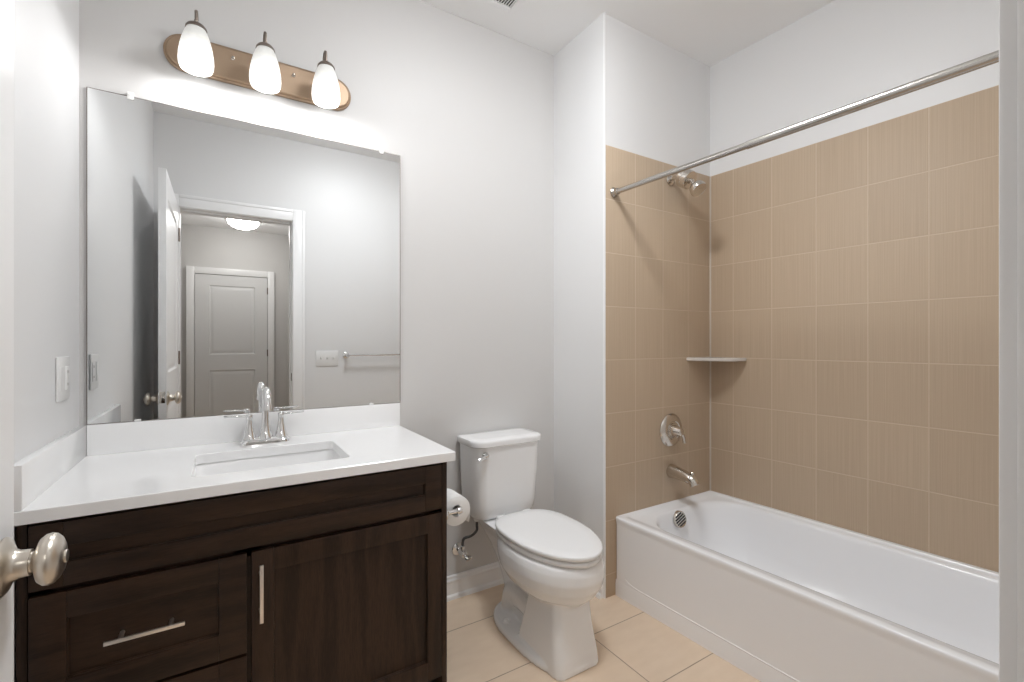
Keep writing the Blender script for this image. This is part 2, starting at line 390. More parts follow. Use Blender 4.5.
# hall ceiling light
hl = thing('hall_ceiling_light', (.20, -1.93, HZ), 'round frosted dome ceiling light with nickel rim, in the hall seen in the mirror', 'ceiling light')
bm = bmesh.new(); lathe(bm, (.20, -1.93, HZ), (0, 0, -1), [(0, 0), (.165, 0), (.178, .012), (.190, .030), (.178, .036), (.150, .046), (.14, .044), (.0, .044)], 48)
finish('rim', bm, 'nickel', hl)
bm = bmesh.new(); lathe(bm, (.20, -1.93, HZ), (0, 0, -1), [(.155, .040), (.153, .060), (.140, .086), (.113, .108), (.075, .124), (.03, .131), (0, .132)], 48)
finish('glass_dome', bm, mat('dome_glass', (.9, .9, .88), .3, emit=(1, .98, .95), es=HALL_L), hl)
bm = bmesh.new(); lathe(bm, (.20, -1.93, HZ - .131), (0, 0, -1), [(0, 0), (.012, 0), (.012, .006), (.006, .012), (.008, .018), (0, .022)], 16)
finish('finial', bm, 'nickel', hl)

# added fill dome, out of view, shaped like the hall ceiling light
BX, BY = .88, 1.0
cl = thing('added_fill_dome', (BX, BY, CH), 'added unseen fill light, a wide frosted dome with nickel rim on the bathroom ceiling', 'ceiling light')
bm = bmesh.new(); lathe(bm, (BX, BY, CH), (0, 0, -1), [(0, 0), (.215, 0), (.228, .012), (.240, .026), (.226, .032), (.200, .038), (.0, .036)], 48)
finish('rim', bm, 'nickel', cl)
bm = bmesh.new(); lathe(bm, (BX, BY, CH), (0, 0, -1), [(.205, .034), (.203, .045), (.188, .062), (.155, .080), (.11, .092), (.05, .099), (0, .100)], 40)
finish('glass_dome', bm, mat('fill_dome_glow', (.9, .9, .88), .3, emit=(.955, .975, 1), es=FILL_L), cl)

# ------------------------------------------------------------------ vanity cabinet
YC = 1.430
vc = thing('vanity_cabinet', (.128, 1.71, 0), 'dark brown wooden vanity cabinet under the white countertop', 'cabinet')
CX0, CX1 = -.384, .644
bm = bmesh.new()
B(bm, CX1 - .018, CX1, YC + .012, D - .003, .0, .803, bev=.001)         # right side with toe notch behind
finish('side_panel', bm, 'woodv', vc)
bm = bmesh.new(); B(bm, CX0, CX0 + .018, YC + .012, D - .003, 0, .803, bev=.001); finish('side_panel', bm, 'woodv', vc)
bm = bmesh.new()
F = .020
B(bm, CX0 + .018, CX1 - .018, YC + .020, YC + .038, .755, .803); B(bm, CX0 + .018, CX1 - .018, YC + .020, YC + .038, .615, .66)
B(bm, CX0 + .018, CX1 - .018, YC + .020, YC + .038, .085, .12); B(bm, .03, .09, YC + .020, YC + .038, .085, .66)
B(bm, CX0 + .018, CX0 + .055, YC + .020, YC + .038, .085, .79); B(bm, CX1 - .055, CX1 - .018, YC + .020, YC + .038, .085, .79)
B(bm, CX0 + .018, CX1 - .018, YC + .040, D - .01, .085, .10); B(bm, CX0 + .018, CX1 - .018, D - .016, D - .006, .0, .79)
finish('carcass', bm, 'woodh', vc)
bm = bmesh.new(); B(bm, CX0 + .018, CX1 - .018, YC + .085, YC + .10, 0, .085); finish('toe_kick', bm, 'black', vc)
def shaker(name, x0, x1, z0, z1, ix0, ix1, iz0, iz1, grain):
    """five-piece front: four frame boards around a sunk panel, all in one mesh"""
    bm = bmesh.new(); e = .0012
    B(bm, x0, ix0, YC, YC + .019, z0, z1, bev=e); B(bm, ix1, x1, YC, YC + .019, z0, z1, bev=e)
    B(bm, ix0, ix1, YC, YC + .019, iz1, z1, bev=e); B(bm, ix0, ix1, YC, YC + .019, z0, iz0, bev=e)
    f = finish(name, bm, grain, vc)
    bm = bmesh.new()
    B(bm, ix0 - .002, ix1 + .002, YC + .012, YC + .0175, iz0 - .002, iz1 + .002)
    p = finish('panel', bm, 'woodv' if name == 'door' else 'woodh'); p.parent = f
    bm = bmesh.new()     # small inner moulding
    rings = [[bm.verts.new((a, YC + yy, b)) for a, b in ((ix0 + q, iz0 + q), (ix1 - q, iz0 + q), (ix1 - q, iz1 - q), (ix0 + q, iz1 - q))] for q, yy in ((-.001, .008), (.0015, .009), (.0025, .012), (.0025, .0135))]
    skin(bm, rings); mo = finish('moulding', bm, grain, None, angle=20); mo.parent = f
    return f
shaker('false_front', -.362, .620, .646, .792, -.305, .562, .700, .737, 'woodh')
dr1 = shaker('drawer', -.362, .056, .366, .632, -.300, -.007, .433, .571, 'woodh')
dr2 = shaker('drawer', -.362, .056, .090, .358, -.300, -.007, .155, .293, 'woodh')
cd = shaker('door', .068, .620, .088, .632, .121, .571, .150, .572, 'woodv')
def bar_pull(parent, p0, p1, posts):
    bm = bmesh.new()
    ax = Vector(p1) - Vector(p0)
    if abs(ax.x) > abs(ax.z): B(bm, p0[0], p1[0], p0[1] - .003, p0[1] + .003, p0[2] - .0045, p0[2] + .0045, bev=.001)
    else: B(bm, p0[0] - .0045, p0[0] + .0045, p0[1] - .003, p0[1] + .003, p0[2], p1[2], bev=.001)
    for q in posts: lathe(bm, (q[0], q[1], q[2]), (0, 1, 0), [(0, 0), (.005, 0), (.005, YC - q[1] + .001 + (.011 if q[3] else 0)), (0, YC - q[1] + .001 + (.011 if q[3] else 0))], 14)
    o = finish('pull', bm, 'steel'); o.parent = parent; tag(o, 'brushed steel bar pull'); return o
bar_pull(dr1, (-.232, YC - .024, .502), (-.078, YC - .024, .502), [(-.203, YC - .022, .502, 1), (-.107, YC - .022, .502, 1)])
bar_pull(dr2, (-.232, YC - .024, .224), (-.078, YC - .024, .224), [(-.203, YC - .022, .224, 1), (-.107, YC - .022, .224, 1)])
bar_pull(cd, (.090, YC - .024, .447), (.090, YC - .024, .602), [(.090, YC - .022, .475, 0), (.090, YC - .022, .575, 0)])

# ------------------------------------------------------------------ countertop with sink hole
SX0, SX1, SY0, SY1 = -.071, .346, 1.515, 1.812
ct = thing('vanity_countertop', (.136, 1.7, .805), 'white quartz countertop with backsplash on the dark vanity cabinet', 'countertop')
bm = bmesh.new()
o_ = lambda q: rrect(-.386 + q, .660 - q, 1.406 + q, D - .001 - q, .004, 6, 8)
i_ = lambda q: rrect(SX0 - q, SX1 + q, SY0 - q, SY1 + q, .022, 6, 8)
rings = [[bm.verts.new((x, y, z)) for x, y in p] for p, z in ((i_(0), .806), (i_(0), .833), (i_(.0015), .835), (o_(.002), .835), (o_(0), .833), (o_(0), .806), (o_(.001), .805), (i_(0), .805))]
skin(bm, rings); skin(bm, [rings[-1], rings[0]])
finish('worktop', bm, 'quartz', ct, angle=30)
bm = bmesh.new(); B(bm, -.366, .659, D - .0215, D - .0015, .8352, .9335, bev=.0015); finish('backsplash', bm, 'quartz', ct)
bm = bmesh.new(); B(bm, XL + .001, -.3665, 1.410, D - .002, .8352, .9335, bev=.0015); finish('side_splash', bm, 'quartz', ct)
# sink
sk = thing('undermount_sink', ((SX0 + SX1) / 2, (SY0 + SY1) / 2, .66), 'white rectangular porcelain sink set into the countertop', 'sink')
bm = bmesh.new()
def sr(q, r): return rrect(SX0 - .008 + q, SX1 + .008 - q, SY0 - .008 + q, SY1 + .008 - q, r, 6, 6)
loft(bm, [(sr(-.012, .04), .8035), (sr(0, .035), .8035), (sr(.004, .035), .795), (sr(.012, .04), .74), (sr(.022, .05), .695), (sr(.045, .06), .672), (sr(.09, .05), .665), (sr(.125, .018), .662)], cap=False)
vs = [v for v in bm.verts if abs(v.co.z - .662) < 1e-6]; bmesh.ops.contextual_create(bm, geom=vs)
o = finish('basin', bm, 'porc', sk, angle=60); md = o.modifiers.new('thickness', 'SOLIDIFY'); md.thickness = .008; md.offset = -1
bm = bmesh.new(); lathe(bm, (.138, 1.68, .6635), (0, 0, 1), [(0, .0), (.029, 0), (.030, .002), (.024, .003), (.021, .001), (.019, .004), (0, .005)], 28); finish('drain', bm, 'chrome', sk)
# faucet
fx, fy, fz = .134, 1.905, .8352
fa = thing('faucet', (fx, fy, fz), 'chrome two-handle faucet with arched spout behind the sink', 'faucet')
bm = bmesh.new()
loft(bm, [(rrect(fx - .079, fx + .079, fy - .026, fy + .026, .024, 8, 4), fz), (rrect(fx - .078, fx + .078, fy - .025, fy + .025, .023, 8, 4), fz + .008), (rrect(fx - .072, fx + .072, fy - .020, fy + .020, .019, 8, 4), fz + .014), (rrect(fx - .069, fx + .069, fy - .018, fy + .018, .017, 8, 4), fz + .020), (rrect(fx - .060, fx + .060, fy - .012, fy + .012, .011, 8, 4), fz + .022)])
finish('base', bm, 'chrome', fa, angle=30)
bm = bmesh.new()
lathe(bm, (fx, fy, fz + .018), (0, 0, 1), [(0, 0), (.027, 0), (.022, .012), (.017, .030), (.0135, .052), (.0125, .075)], 28)
tube(bm, [(fx, fy, fz + .090), (fx, fy, fz + .12), (fx, fy - .004, fz + .155), (fx, fy - .022, fz + .183), (fx, fy - .050, fz + .192), (fx, fy - .080, fz + .181), (fx, fy - .098, fz + .155), (fx, fy - .104, fz + .128)], [.0125, .0125, .0125, .0125, .0125, .0125, .0125, .0135], 20, smooth=5)
finish('spout', bm, 'chrome', fa, angle=50)
for s in (-1, 1):
    hx = fx + s * .051
    bm = bmesh.new()
    lathe(bm, (hx, fy, fz + .018), (0, 0, 1), [(0, 0), (.024, 0), (.020, .010), (.0155, .028), (.0115, .050), (.0095, .066), (.0095, .072), (.011, .076), (.011, .084), (.009, .087), (0, .087)], 28)
    hd = finish('handle', bm, 'chrome', fa, angle=40)
    bm = bmesh.new()
    for vtx in B(bm, min(hx, hx + s * .078), max(hx, hx + s * .078), fy - .0065, fy + .0065, fz + .096, fz + .1015, bev=.002):
        k = abs(vtx.co.x - hx) / .078; vtx.co.z += k * .004; vtx.co.y = fy + (vtx.co.y - fy) * (1 + .15 * k)
    lv = finish('lever', bm, 'chrome'); lv.parent = hd

# ------------------------------------------------------------------ mirror
mi = thing('wall_mirror', (.148, D, .94), 'large frameless wall mirror above the vanity', 'mirror')
bm = bmesh.new()
B(bm, -.368, .664, D - .0065, D - .0015, .9345, 2.020, bev=.0007, seg=1)
finish('glass', bm, 'mirror', mi, smooth=False)
bm = bmesh.new()
for a in ((-.3695, -.3675, .934, 2.0205), (.6635, .6655, .934, 2.0205)): B(bm, a[0], a[1], D - .007, D - .001, a[2], a[3])
B(bm, -.3695, .6655, D - .007, D - .001, .9336, .9350); B(bm, -.3695, .6655, D - .007, D - .001, 2.0196, 2.0212)
finish('polished_edge', bm, 'pewter', mi, smooth=False)
for cx_, cz, s in ((-.259, 2.020, 1), (.582, 2.020, 1), (.539, .9345, -1), (-.24, .9345, -1)):
    bm = bmesh.new(); B(bm, cx_ - .009, cx_ + .009, D - .011, D - .0015, cz - .010 if s > 0 else cz - .001, cz + .014 if s > 0 else cz + .006, bev=.002)
    if s > 0: lathe(bm, (cx_, D - .0105, cz + .005), (0, -1, 0), [(0, 0), (.004, 0), (.0035, .0015), (0, .002)], 12)
    finish('clip', bm, 'clip', mi)

# ------------------------------------------------------------------ vanity light
LC = .141
vl = thing('vanity_light', (LC, D, 2.213), 'nickel bar wall light with three frosted glass shades above the mirror', 'wall light')
bm = bmesh.new()
def stad(q): return [(LC + (.313 - .064) * (1 if math.cos(a) > 0 else -1) + (.064 - q) * math.cos(a), 2.213 + (.064 - q) * math.sin(a)) for a in [2 * PI * (i + .5) / 48 for i in range(48)]]
rings = [[bm.verts.new((x, D - yy, z)) for x, z in stad(q)] for q, yy in ((0, .0005), (0, .010), (.0015, .014), (.005, .0155), (.007, .0145), (.009, .020), (.012, .022))]
skin(bm, rings); bm.faces.new(rings[0]); bm.faces.new(rings[-1])
finish('back_plate', bm, 'plate', vl, angle=25)
for sx_ in (.034, .236):
    bm = bmesh.new(); lathe(bm, (sx_, D - .021, 2.235), (0, -1, 0), [(0, 0), (.007, 0), (.007, .003), (.0045, .006), (.0045, .011), (0, .013)], 16); finish('screw', bm, 'nickel', vl)
shade_glow = glow_mat('lit_frosted_glass', (1, .985, .95), 1.0, .24, 2.130, 2.235)
YS = D - .125
for k, sx_ in enumerate((-.073, .1315, .336)):
    bm = bmesh.new()
    prof = [(.0455, 0), (.0495, .010), (.0510, .026), (.0500, .046), (.0465, .072), (.0410, .096), (.0335, .120), (.0260, .137), (.022, .141)]
    inner = [(r - .004, h) for r, h in prof][::-1]
    ax, uu, vv = basis((0, 0, 1)); rings = []
    for r, h in prof + inner: rings.append([bm.verts.new((sx_ + r * math.cos(2 * PI * i / 40), YS + r * math.sin(2 * PI * i / 40), 2.110 + h)) for i in range(40)])
    skin(bm, rings); skin(bm, [rings[-1], rings[0]])
    sh = finish('shade', bm, shade_glow, vl, angle=60)
    bm = bmesh.new(); lathe(bm, (sx_, YS, 2.243), (0, 0, 1), [(0, 0), (.031, 0), (.030, .006), (.024, .014), (.015, .020), (.009, .023), (.006, .026), (.0065, .030), (0, .032)], 28)
    c_ = finish('cap', bm, 'pewter'); c_.parent = sh
    bm = bmesh.new(); tube(bm, [(sx_, YS, 2.268), (sx_, YS, 2.290), (sx_, YS + .003, 2.305), (sx_, YS + .016, 2.313)], [.0048, .0045, .0050, .0052], 14)
    f_ = finish('finial', bm, 'pewter'); f_.parent = sh
    bm = bmesh.new(); tube(bm, [(sx_, D - .018, 2.215), (sx_, D - .040, 2.216), (sx_, D - .060, 2.240), (sx_, D - .075, 2.285), (sx_, D - .095, 2.311), (sx_, YS + .014, 2.313)], .0052, 14, smooth=5)
    finish('arm', bm, 'pewter', vl)
    bm = bmesh.new(); lathe(bm, (sx_, YS, 2.243), (0, 0, -1), [(0, 0), (.014, 0), (.014, .02), (.018, .035), (.027, .055), (.030, .075), (.026, .094), (.014, .106), (0, .109)], 24)
    b_ = finish('bulb', bm, mat('lit_bulb', (.9, .9, .85), .3, emit=(1, .97, .9), es=4)); b_.parent = sh
    lamp('bulb_light', (sx_, YS, 2.111), BULB_W, .013, (.98, .985, 1), vl)

# ------------------------------------------------------------------ wall plates
def slot(bm, x, y, z, w, h): pass
op = thing('wall_plate', (XL, 1.80, 1.095), 'white double switch and outlet plate on the left wall beside the mirror', 'outlet')
bm = bmesh.new(); B(bm, XL + .0005, XL + .0065, 1.742, 1.857, 1.034, 1.158, bev=.0025); finish('plate', bm, 'plastic', op)
bm = bmesh.new(); B(bm, XL + .005, XL + .0085, 1.754, 1.788, 1.062, 1.130, bev=.001)
finish('rocker', bm, 'plastic', op)
bm = bmesh.new(); B(bm, XL + .005, XL + .0085, 1.811, 1.845, 1.062, 1.130, bev=.001); r = finish('receptacle', bm, 'plastic', op)
bm = bmesh.new()
bm.free()
for zz in (1.078, 1.114):
    for yy in (1.822, 1.834):
        bm = bmesh.new(); B(bm, XL + .0083, XL + .0088, yy - .001, yy + .001, zz - .004, zz + .004)
        s_ = finish('slot', bm, 'pewter'); s_.parent = r; s_.matrix_parent_inverse = Matrix.Identity(4)
# triple switch plate by the door
sw = thing('switch_plate', (.707, YR, 1.07), 'white triple switch plate on the wall behind the camera, seen in the mirror', 'switch')
bm = bmesh.new(); B(bm, .624, .790, YR + .0005, YR + .0065, 1.010, 1.130, bev=.0025); finish('plate', bm, 'plastic', sw)
for i, xx in enumerate((.661, .707, .753)):
    bm = bmesh.new(); B(bm, xx - .0055, xx + .0055, YR + .006, YR + .008, 1.058, 1.082, bev=.0008)
    if i < 3:
        for v in B(bm, xx - .0035, xx + .0035, YR + .006, YR + .018, 1.066, 1.078, bev=.001): v.co.z += (v.co.y - YR - .006) * .5
    finish('toggle', bm, 'plastic', sw)
# towel bar
tb = thing('towel_bar', (1.09, YR, 1.093), 'chrome towel bar on the wall right of the switch plate, seen in the mirror', 'towel bar')
bm = bmesh.new(); lathe(bm, (.85, YR + .062, 1.093), (1, 0, 0), [(0, 0), (.0075, 0), (.0075, .50), (0, .50)], 16); finish('bar', bm, 'chrome', tb)
for xx in (.850, 1.350):
    bm = bmesh.new(); lathe(bm, (xx, YR + .0005, 1.093), (0, 1, 0), [(0, 0), (.026, 0), (.026, .005), (.018, .010), (.011, .016), (.010, .048), (.015, .054), (.016, .066), (.010, .074), (0, .075)], 24); finish('post', bm, 'chrome', tb)

# ------------------------------------------------------------------ toilet
TX = 1.119; TXB = 1.103
tt = thing('toilet', (TX, 1.62, 0), 'white two-piece elongated toilet with closed lid between vanity and bathtub', 'toilet')
def egg(yf, yb, hw, ym=None, pf=2.0, pb=2.6, n=48, cx=TX):
    """egg outline: front tip yf, back yb, widest at ym"""
    if ym is None: ym = yf + (yb - yf) * .55
    pts = []
    for i in range(n):
        a = 2 * PI * i / n; c, s = math.cos(a), math.sin(a)
        p = pf if s < 0 else pb
        x = hw * math.copysign(abs(c) ** (2 / p), c); y = (ym - yf if s < 0 else yb - ym) * math.copysign(abs(s) ** (2 / p), s)
        pts.append((cx + x, ym + y))
    return pts
bm = bmesh.new()
# footprint slab
e_ = lambda yf, yb, hw: egg(yf, yb, hw, 1.60, 2.9, 2.3, cx=TXB)
loft(bm, [(e_(1.286, 1.815, .132), 0), (e_(1.286, 1.815, .132), .016), (e_(1.292, 1.809, .126), .026), (e_(1.31, 1.79, .11), .030)])
# front column, faceted, flaring to the floor
c_ = lambda hw, y0, y1, x=TXB: rrect(x - hw, x + hw, y0, y1, (.035, .035, .012, .012))
loft(bm, [(c_(.104, 1.288, 1.565), 0.0), (c_(.101, 1.294, 1.553), .05), (c_(.092, 1.312, 1.53), .14, ), (c_(.086, 1.328, 1.515, TXB + .006), .22), (c_(.086, 1.335, 1.53, TXB + .012), .30)])
# trapway bulge and rear body
t_ = lambda hw, y0, y1: rrect(TXB + .008 - hw, TXB + .008 + hw, y0, y1, min(.045, hw * .8))
loft(bm, [(t_(.050, 1.50, 1.74), .0), (t_(.052, 1.50, 1.77), .08), (t_(.050, 1.50, 1.80), .15), (t_(.052, 1.50, 1.84), .21), (t_(.068, 1.50, 1.88), .28), (t_(.088, 1.50, 1.92), .335), (t_(.106, 1.52, 1.95), .372), (t_(.112, 1.54, 1.958), .392)])
tube(bm, [(TXB, 1.50, .10), (TXB, 1.57, .115), (TXB, 1.65, .125), (TXB, 1.71, .10), (TXB, 1.735, .05), (TXB, 1.735, .02)], [.060, .066, .070, .066, .06, .06], 20)
# bowl
loft(bm, [(egg(1.350, 1.60, .075, 1.50), .200), (egg(1.315, 1.66, .115, 1.50), .226), (egg(1.278, 1.71, .150, 1.49), .257), (egg(1.254, 1.735, .171, 1.49), .295), (egg(1.244, 1.745, .177, 1.49), .332), (egg(1.246, 1.750, .175, 1.50), .365), (egg(1.254, 1.750, .168, 1.51), .388), (egg(1.27, 1.74, .155, 1.51), .394)])
bowl = finish('bowl', bm, 'porc', tt, angle=80)
md = bowl.modifiers.new('fuse', 'REMESH'); md.mode = 'VOXEL'; md.voxel_size = .005; md.use_smooth_shade = True
md = bowl.modifiers.new('soften', 'SMOOTH'); md.factor = .5; md.iterations = 5
for s in (-1, 1):
    bm = bmesh.new(); lathe(bm, (TXB + s * .094, 1.655, .026), (0, 0, 1), [(0, 0), (.0155, 0), (.0155, .008), (.0135, .014), (.008, .018), (0, .0195)], 20); finish('bolt_cap', bm, 'porc', tt)
# seat ring and lid
def seat(z0, z1, q, name, m):
    bm = bmesh.new()
    e = lambda k: egg(1.242 + k + q, 1.752 - k, .168 - k - q, 1.53, 1.95, 3.0)
    loft(bm, [(e(.006), z0), (e(.0015), z0 + .003), (e(0), z0 + .007), (e(0), z1 - .006), (e(.002), z1 - .002), (e(.007), z1), (e(.05), z1 + .0015)])
    return finish(name, bm, m, tt, angle=50)
seat(.3965, .4150, .003, 'seat', 'seat')
seat(.4200, .4385, 0, 'seat_lid', 'seat')
for s in (-1, 1):
    bm = bmesh.new(); B(bm, TX + s * .07 - .022, TX + s * .07 + .022, 1.745, 1.780, .392, .430, bev=.008, seg=3)
    finish('seat_hinge', bm, 'seat', tt)
# tank
bm = bmesh.new()
def tk(hw, yf, yb, rf): return rrect(TX - hw, TX + hw, yf, yb, (rf, rf, .02, .02), 10, 6)
loft(bm, [(tk(.135, 1.835, 1.955, .05), .394), (tk(.155, 1.822, 1.965, .055), .400), (tk(.163, 1.815, 1.970, .055), .414), (tk(.168, 1.808, 1.972, .055), .455), (tk(.174, 1.798, 1.975, .055), .60), (tk(.178, 1.792, 1.977, .055), .732)])
tank = finish('tank', bm, 'porc', tt, angle=50)
bm = bmesh.new()
loft(bm, [(tk(.182, 1.789, 1.980, .057), .731), (tk(.187, 1.783, 1.984, .060), .735), (tk(.188, 1.782, 1.985, .060), .753), (tk(.186, 1.785, 1.984, .058), .760), (tk(.177, 1.794, 1.976, .052), .764), (tk(.14, 1.83, 1.95, .03), .7655)])
finish('tank_lid', bm, 'porc', tt, angle=50)
bm = bmesh.new()
lathe(bm, (.985, 1.797, .698), (0, -1, 0), [(0, 0), (.015, 0), (.016, .004), (.014, .010), (.010, .016), (.0085, .024), (0, .026)], 24)
tube(bm, [(.985, 1.777, .698), (.972, 1.772, .696), (.953, 1.771, .692), (.938, 1.773, .688)], [.008, .0075, .0068, .0075], 14)
finish('flush_lever', bm, 'chrome', tt, angle=60)

# water supply
sv = thing('supply_valve', (.952, D, .215), 'chrome shutoff valve with dark braided hose on the wall beside the toilet', 'valve')
bm = bmesh.new(); lathe(bm, (.945, D - .0005, .222), (0, -1, 0), [(0, 0), (.030, 0), (.029, .004), (.020, .009), (.010, .011), (.010, .030), (.014, .032), (.014, .075), (.010, .078), (0, .079)], 24)
lathe(bm, (.945, D - .055, .222), (0, 0, 1), [(0, 0), (.009, 0), (.009, .018), (.0115, .020), (.0115, .034), (.008, .036), (0, .036)], 18)
finish('valve_body', bm, 'chrome', sv)
bm = bmesh.new(); lathe(bm, (.945, D - .074, .222), (.35, -1, -.35), [(0, 0), (.006, 0), (.006, .016), (.019, .020), (.021, .026), (.019, .033), (.010, .037), (0, .038)], 20, sx=1, sy=.6)
finish('valve_handle', bm, 'chrome', sv)
bm = bmesh.new(); tube(bm, [(.945, D - .055, .255), (.946, D - .056, .276), (.952, D - .062, .292), (.972, D - .075, .300), (.988, D - .085, .312), (1.002, D - .088, .328), (1.002, D - .088, .350), (1.002, D - .088, .374)], .0062, 12, smooth=6)
finish('hose', bm, 'hose', sv, angle=80)
bm = bmesh.new(); lathe(bm, (1.002, D - .088, .369), (0, 0, 1), [(0, 0), (.010, 0), (.0145, .006), (.0155, .026), (0, .027)], 14); finish('tank_nut', bm, 'plastic', sv)

# toilet paper
ph = thing('toilet_paper_holder', (CX1, 1.53, .612), 'chrome toilet paper holder on the right side of the vanity cabinet', 'toilet paper holder')
for yy in (1.466, 1.594):
    bm = bmesh.new()
    lathe(bm, (CX1 + .0005, yy, .612), (1, 0, 0), [(0, 0), (.022, 0), (.022, .004), (.013, .009), (.008, .014), (.0075, .045), (.0105, .048), (.012, .056), (.0105, .064), (0, .066)], 20)
    finish('post', bm, 'chrome', ph)
bm = bmesh.new(); lathe(bm, (CX1 + .054, 1.466, .612), (0, 1, 0), [(0, 0), (.0070, 0), (.0070, .128), (0, .128)], 16); finish('roller', bm, 'chrome', ph)
tp = thing('toilet_paper_roll', (CX1 + .054, 1.53, .612 - .056), 'white toilet paper roll hanging on the chrome holder beside the vanity', 'toilet paper')
bm = bmesh.new(); c = (CX1 + .054, .607)
prof = [(.020, 1.479), (.050, 1.479), (.0515, 1.4805), (.0515, 1.5795), (.050, 1.581), (.020, 1.581)]
rings = [[bm.verts.new((c[0] + r * math.cos(2 * PI * i / 48), y, c[1] + r * math.sin(2 * PI * i / 48))) for i in range(48)] for r, y in prof]
skin(bm, rings); skin(bm, [rings[-1], rings[0]]); finish('roll', bm, 'paper', tp, angle=50)
bm = bmesh.new(); xs_ = c[0] + .0522
pts = [(c[0] + .0525 * math.cos(a), c[1] + .0525 * math.sin(a)) for a in (.9, .6, .3, 0)] + [(xs_ - .0005, c[1] - .02), (xs_ - .002, c[1] - .035), (xs_ - .004, c[1] - .050)]
rr = [[bm.verts.new((x, y, z)) for y in (1.480, 1.580)] for x, z in pts]
for a, b in zip(rr, rr[1:]): bm.faces.new((a[0], a[1], b[1], b[0]))
o = finish('loose_sheet', bm, 'paper', tp, angle=80); md = o.modifiers.new('thickness', 'SOLIDIFY'); md.thickness = .0006

# ------------------------------------------------------------------ bathtub
TF, TBk, TY0, TY1, TZ = 1.578, XR - .0085, YR + .001, YV - .0085, .372
bt = thing('bathtub', (1.95, .85, 0), 'white built-in bathtub in the tiled alcove', 'bathtub')
bm = bmesh.new()
N1, N2 = 8, 14
def R_(x0, x1, y0, y1, r): return rrect(x0, x1, y0, y1, r, N1, N2)
fr_, bk_, ve_, ne_ = .082, .055, .085, .10
def inner(q, qe=None, r=(.12, .12, .16, .17)):
    qe = q if qe is None else qe
    return R_(TF + fr_ + q, TBk - bk_ - q, TY0 + ne_ + q * 2.2, TY1 - ve_ + .0 - qe, r)
outer = lambda q, r=.006: R_(TF + q, TBk - q * .0, TY0, TY1, r)
secs = [(outer(.005, .012), .0), (outer(.005, .012), TZ - .040), (outer(.003, .012), TZ - .026), (outer(.0005, .012), TZ - .016), (outer(0, .012), TZ - .010), (outer(0, .012), TZ - .005), (outer(.0012, .012), TZ - .0015), (outer(.004, .012), TZ),
        (R_(TF + .05, TBk - .020, TY0 + .02, TY1 - .020, .03), TZ - .000), (R_(TF + .055, TBk - .024, TY0 + .03, TY1 - .026, .05), TZ - .007), (inner(-.016), TZ - .008), (inner(-.006), TZ - .011), (inner(0), TZ - .019), (inner(.004), TZ - .035), (inner(.018, .012), TZ - .12), (inner(.035, .022), TZ - .21), (inner(.060, .040), TZ - .27), (inner(.105, .080), TZ - .305), (inner(.16, .14, (.08, .08, .08, .08)), TZ - .315)]
rings = [[bm.verts.new((x, y, z)) for x, y in p] for p, z in secs]
skin(bm, rings); bm.faces.new(rings[-1])
shear(bm)
tub = finish('tub_shell', bm, 'acryl', bt, angle=60)
# apron bead: a raised arched outline on the front
bm = bmesh.new()
xa = TF + .0055
pts = [(xa, TY1 - .02, .215), (xa, TY1 - .030, .14), (xa, TY1 - .055, .100), (xa, TY1 - .095, .080)] 
pts = [(xa, TY1 - .060, .098), (xa, TY1 - .10, .083), (xa, TY1 - .20, .078), (xa, 1.0, .074), (xa, .6, .072), (xa, TY0 + .25, .074), (xa, TY0 + .12, .080), (xa, TY0 + .07, .098)]
tube(bm, pts, [.0008, .0025, .003, .003, .003, .003, .0025, .0008], 12, smooth=6); shear(bm)
finish('apron_bead', bm, 'acryl', bt, angle=80)
# apron foot, a hair proud of the recessed panel above the bead
bm = bmesh.new(); loft(bm, [(rrect(TF + .0028, TF + .018, TY0, TY1, .003, 2, 14), 0), (rrect(TF + .0028, TF + .018, TY0, TY1, .003, 2, 14), .055), (rrect(TF + .0052, TF + .018, TY0, TY1, .003, 2, 14), .075)]); shear(bm); finish('apron_base', bm, 'acryl', bt, angle=80)
# overflow plate on the valve-end slope
oc = Vector((1.925, TY1 - ve_ + .002, .318)); oa = Vector((-.12, -1, .2)).normalized()
bm = bmesh.new(); lathe(bm, oc, oa, [(0, 0), (.039, 0), (.041, .004), (.040, .020), (.037, .024), (.034, .023), (0, .023)], 32)
ov = finish('overflow_plate', bm, 'nickel', bt)
bm = bmesh.new(); ax, uu, vv = basis(oa)
for i in range(-2, 3):
    h = math.sqrt(.032 ** 2 - (i * .012) ** 2)
    c = oc + oa * .0236; d = (uu + vv * .5).normalized(); e = oa.cross(d)
    p = c + e * (i * .012)
    q = [p + d * h + e * .0030, p - d * h + e * .0030, p - d * h - e * .0030, p + d * h - e * .0030]
    a = [bm.verts.new(t) for t in q]; b = [bm.verts.new(t + oa * .0008) for t in q]
    bm.faces.new(a[::-1]); bm.faces.new(b); skin(bm, [a, b])
o = finish('grille_slots', bm, 'black', None, smooth=False); o.parent = ov
bm = bmesh.new(); lathe(bm, (1.97, 1.30, TZ - .3148), (0, 0, 1), [(0, 0), (.034, 0), (.035, .002), (.028, .004), (.02, .003), (.018, .008), (0, .010)], 28); finish('drain', bm, 'nickel', bt)

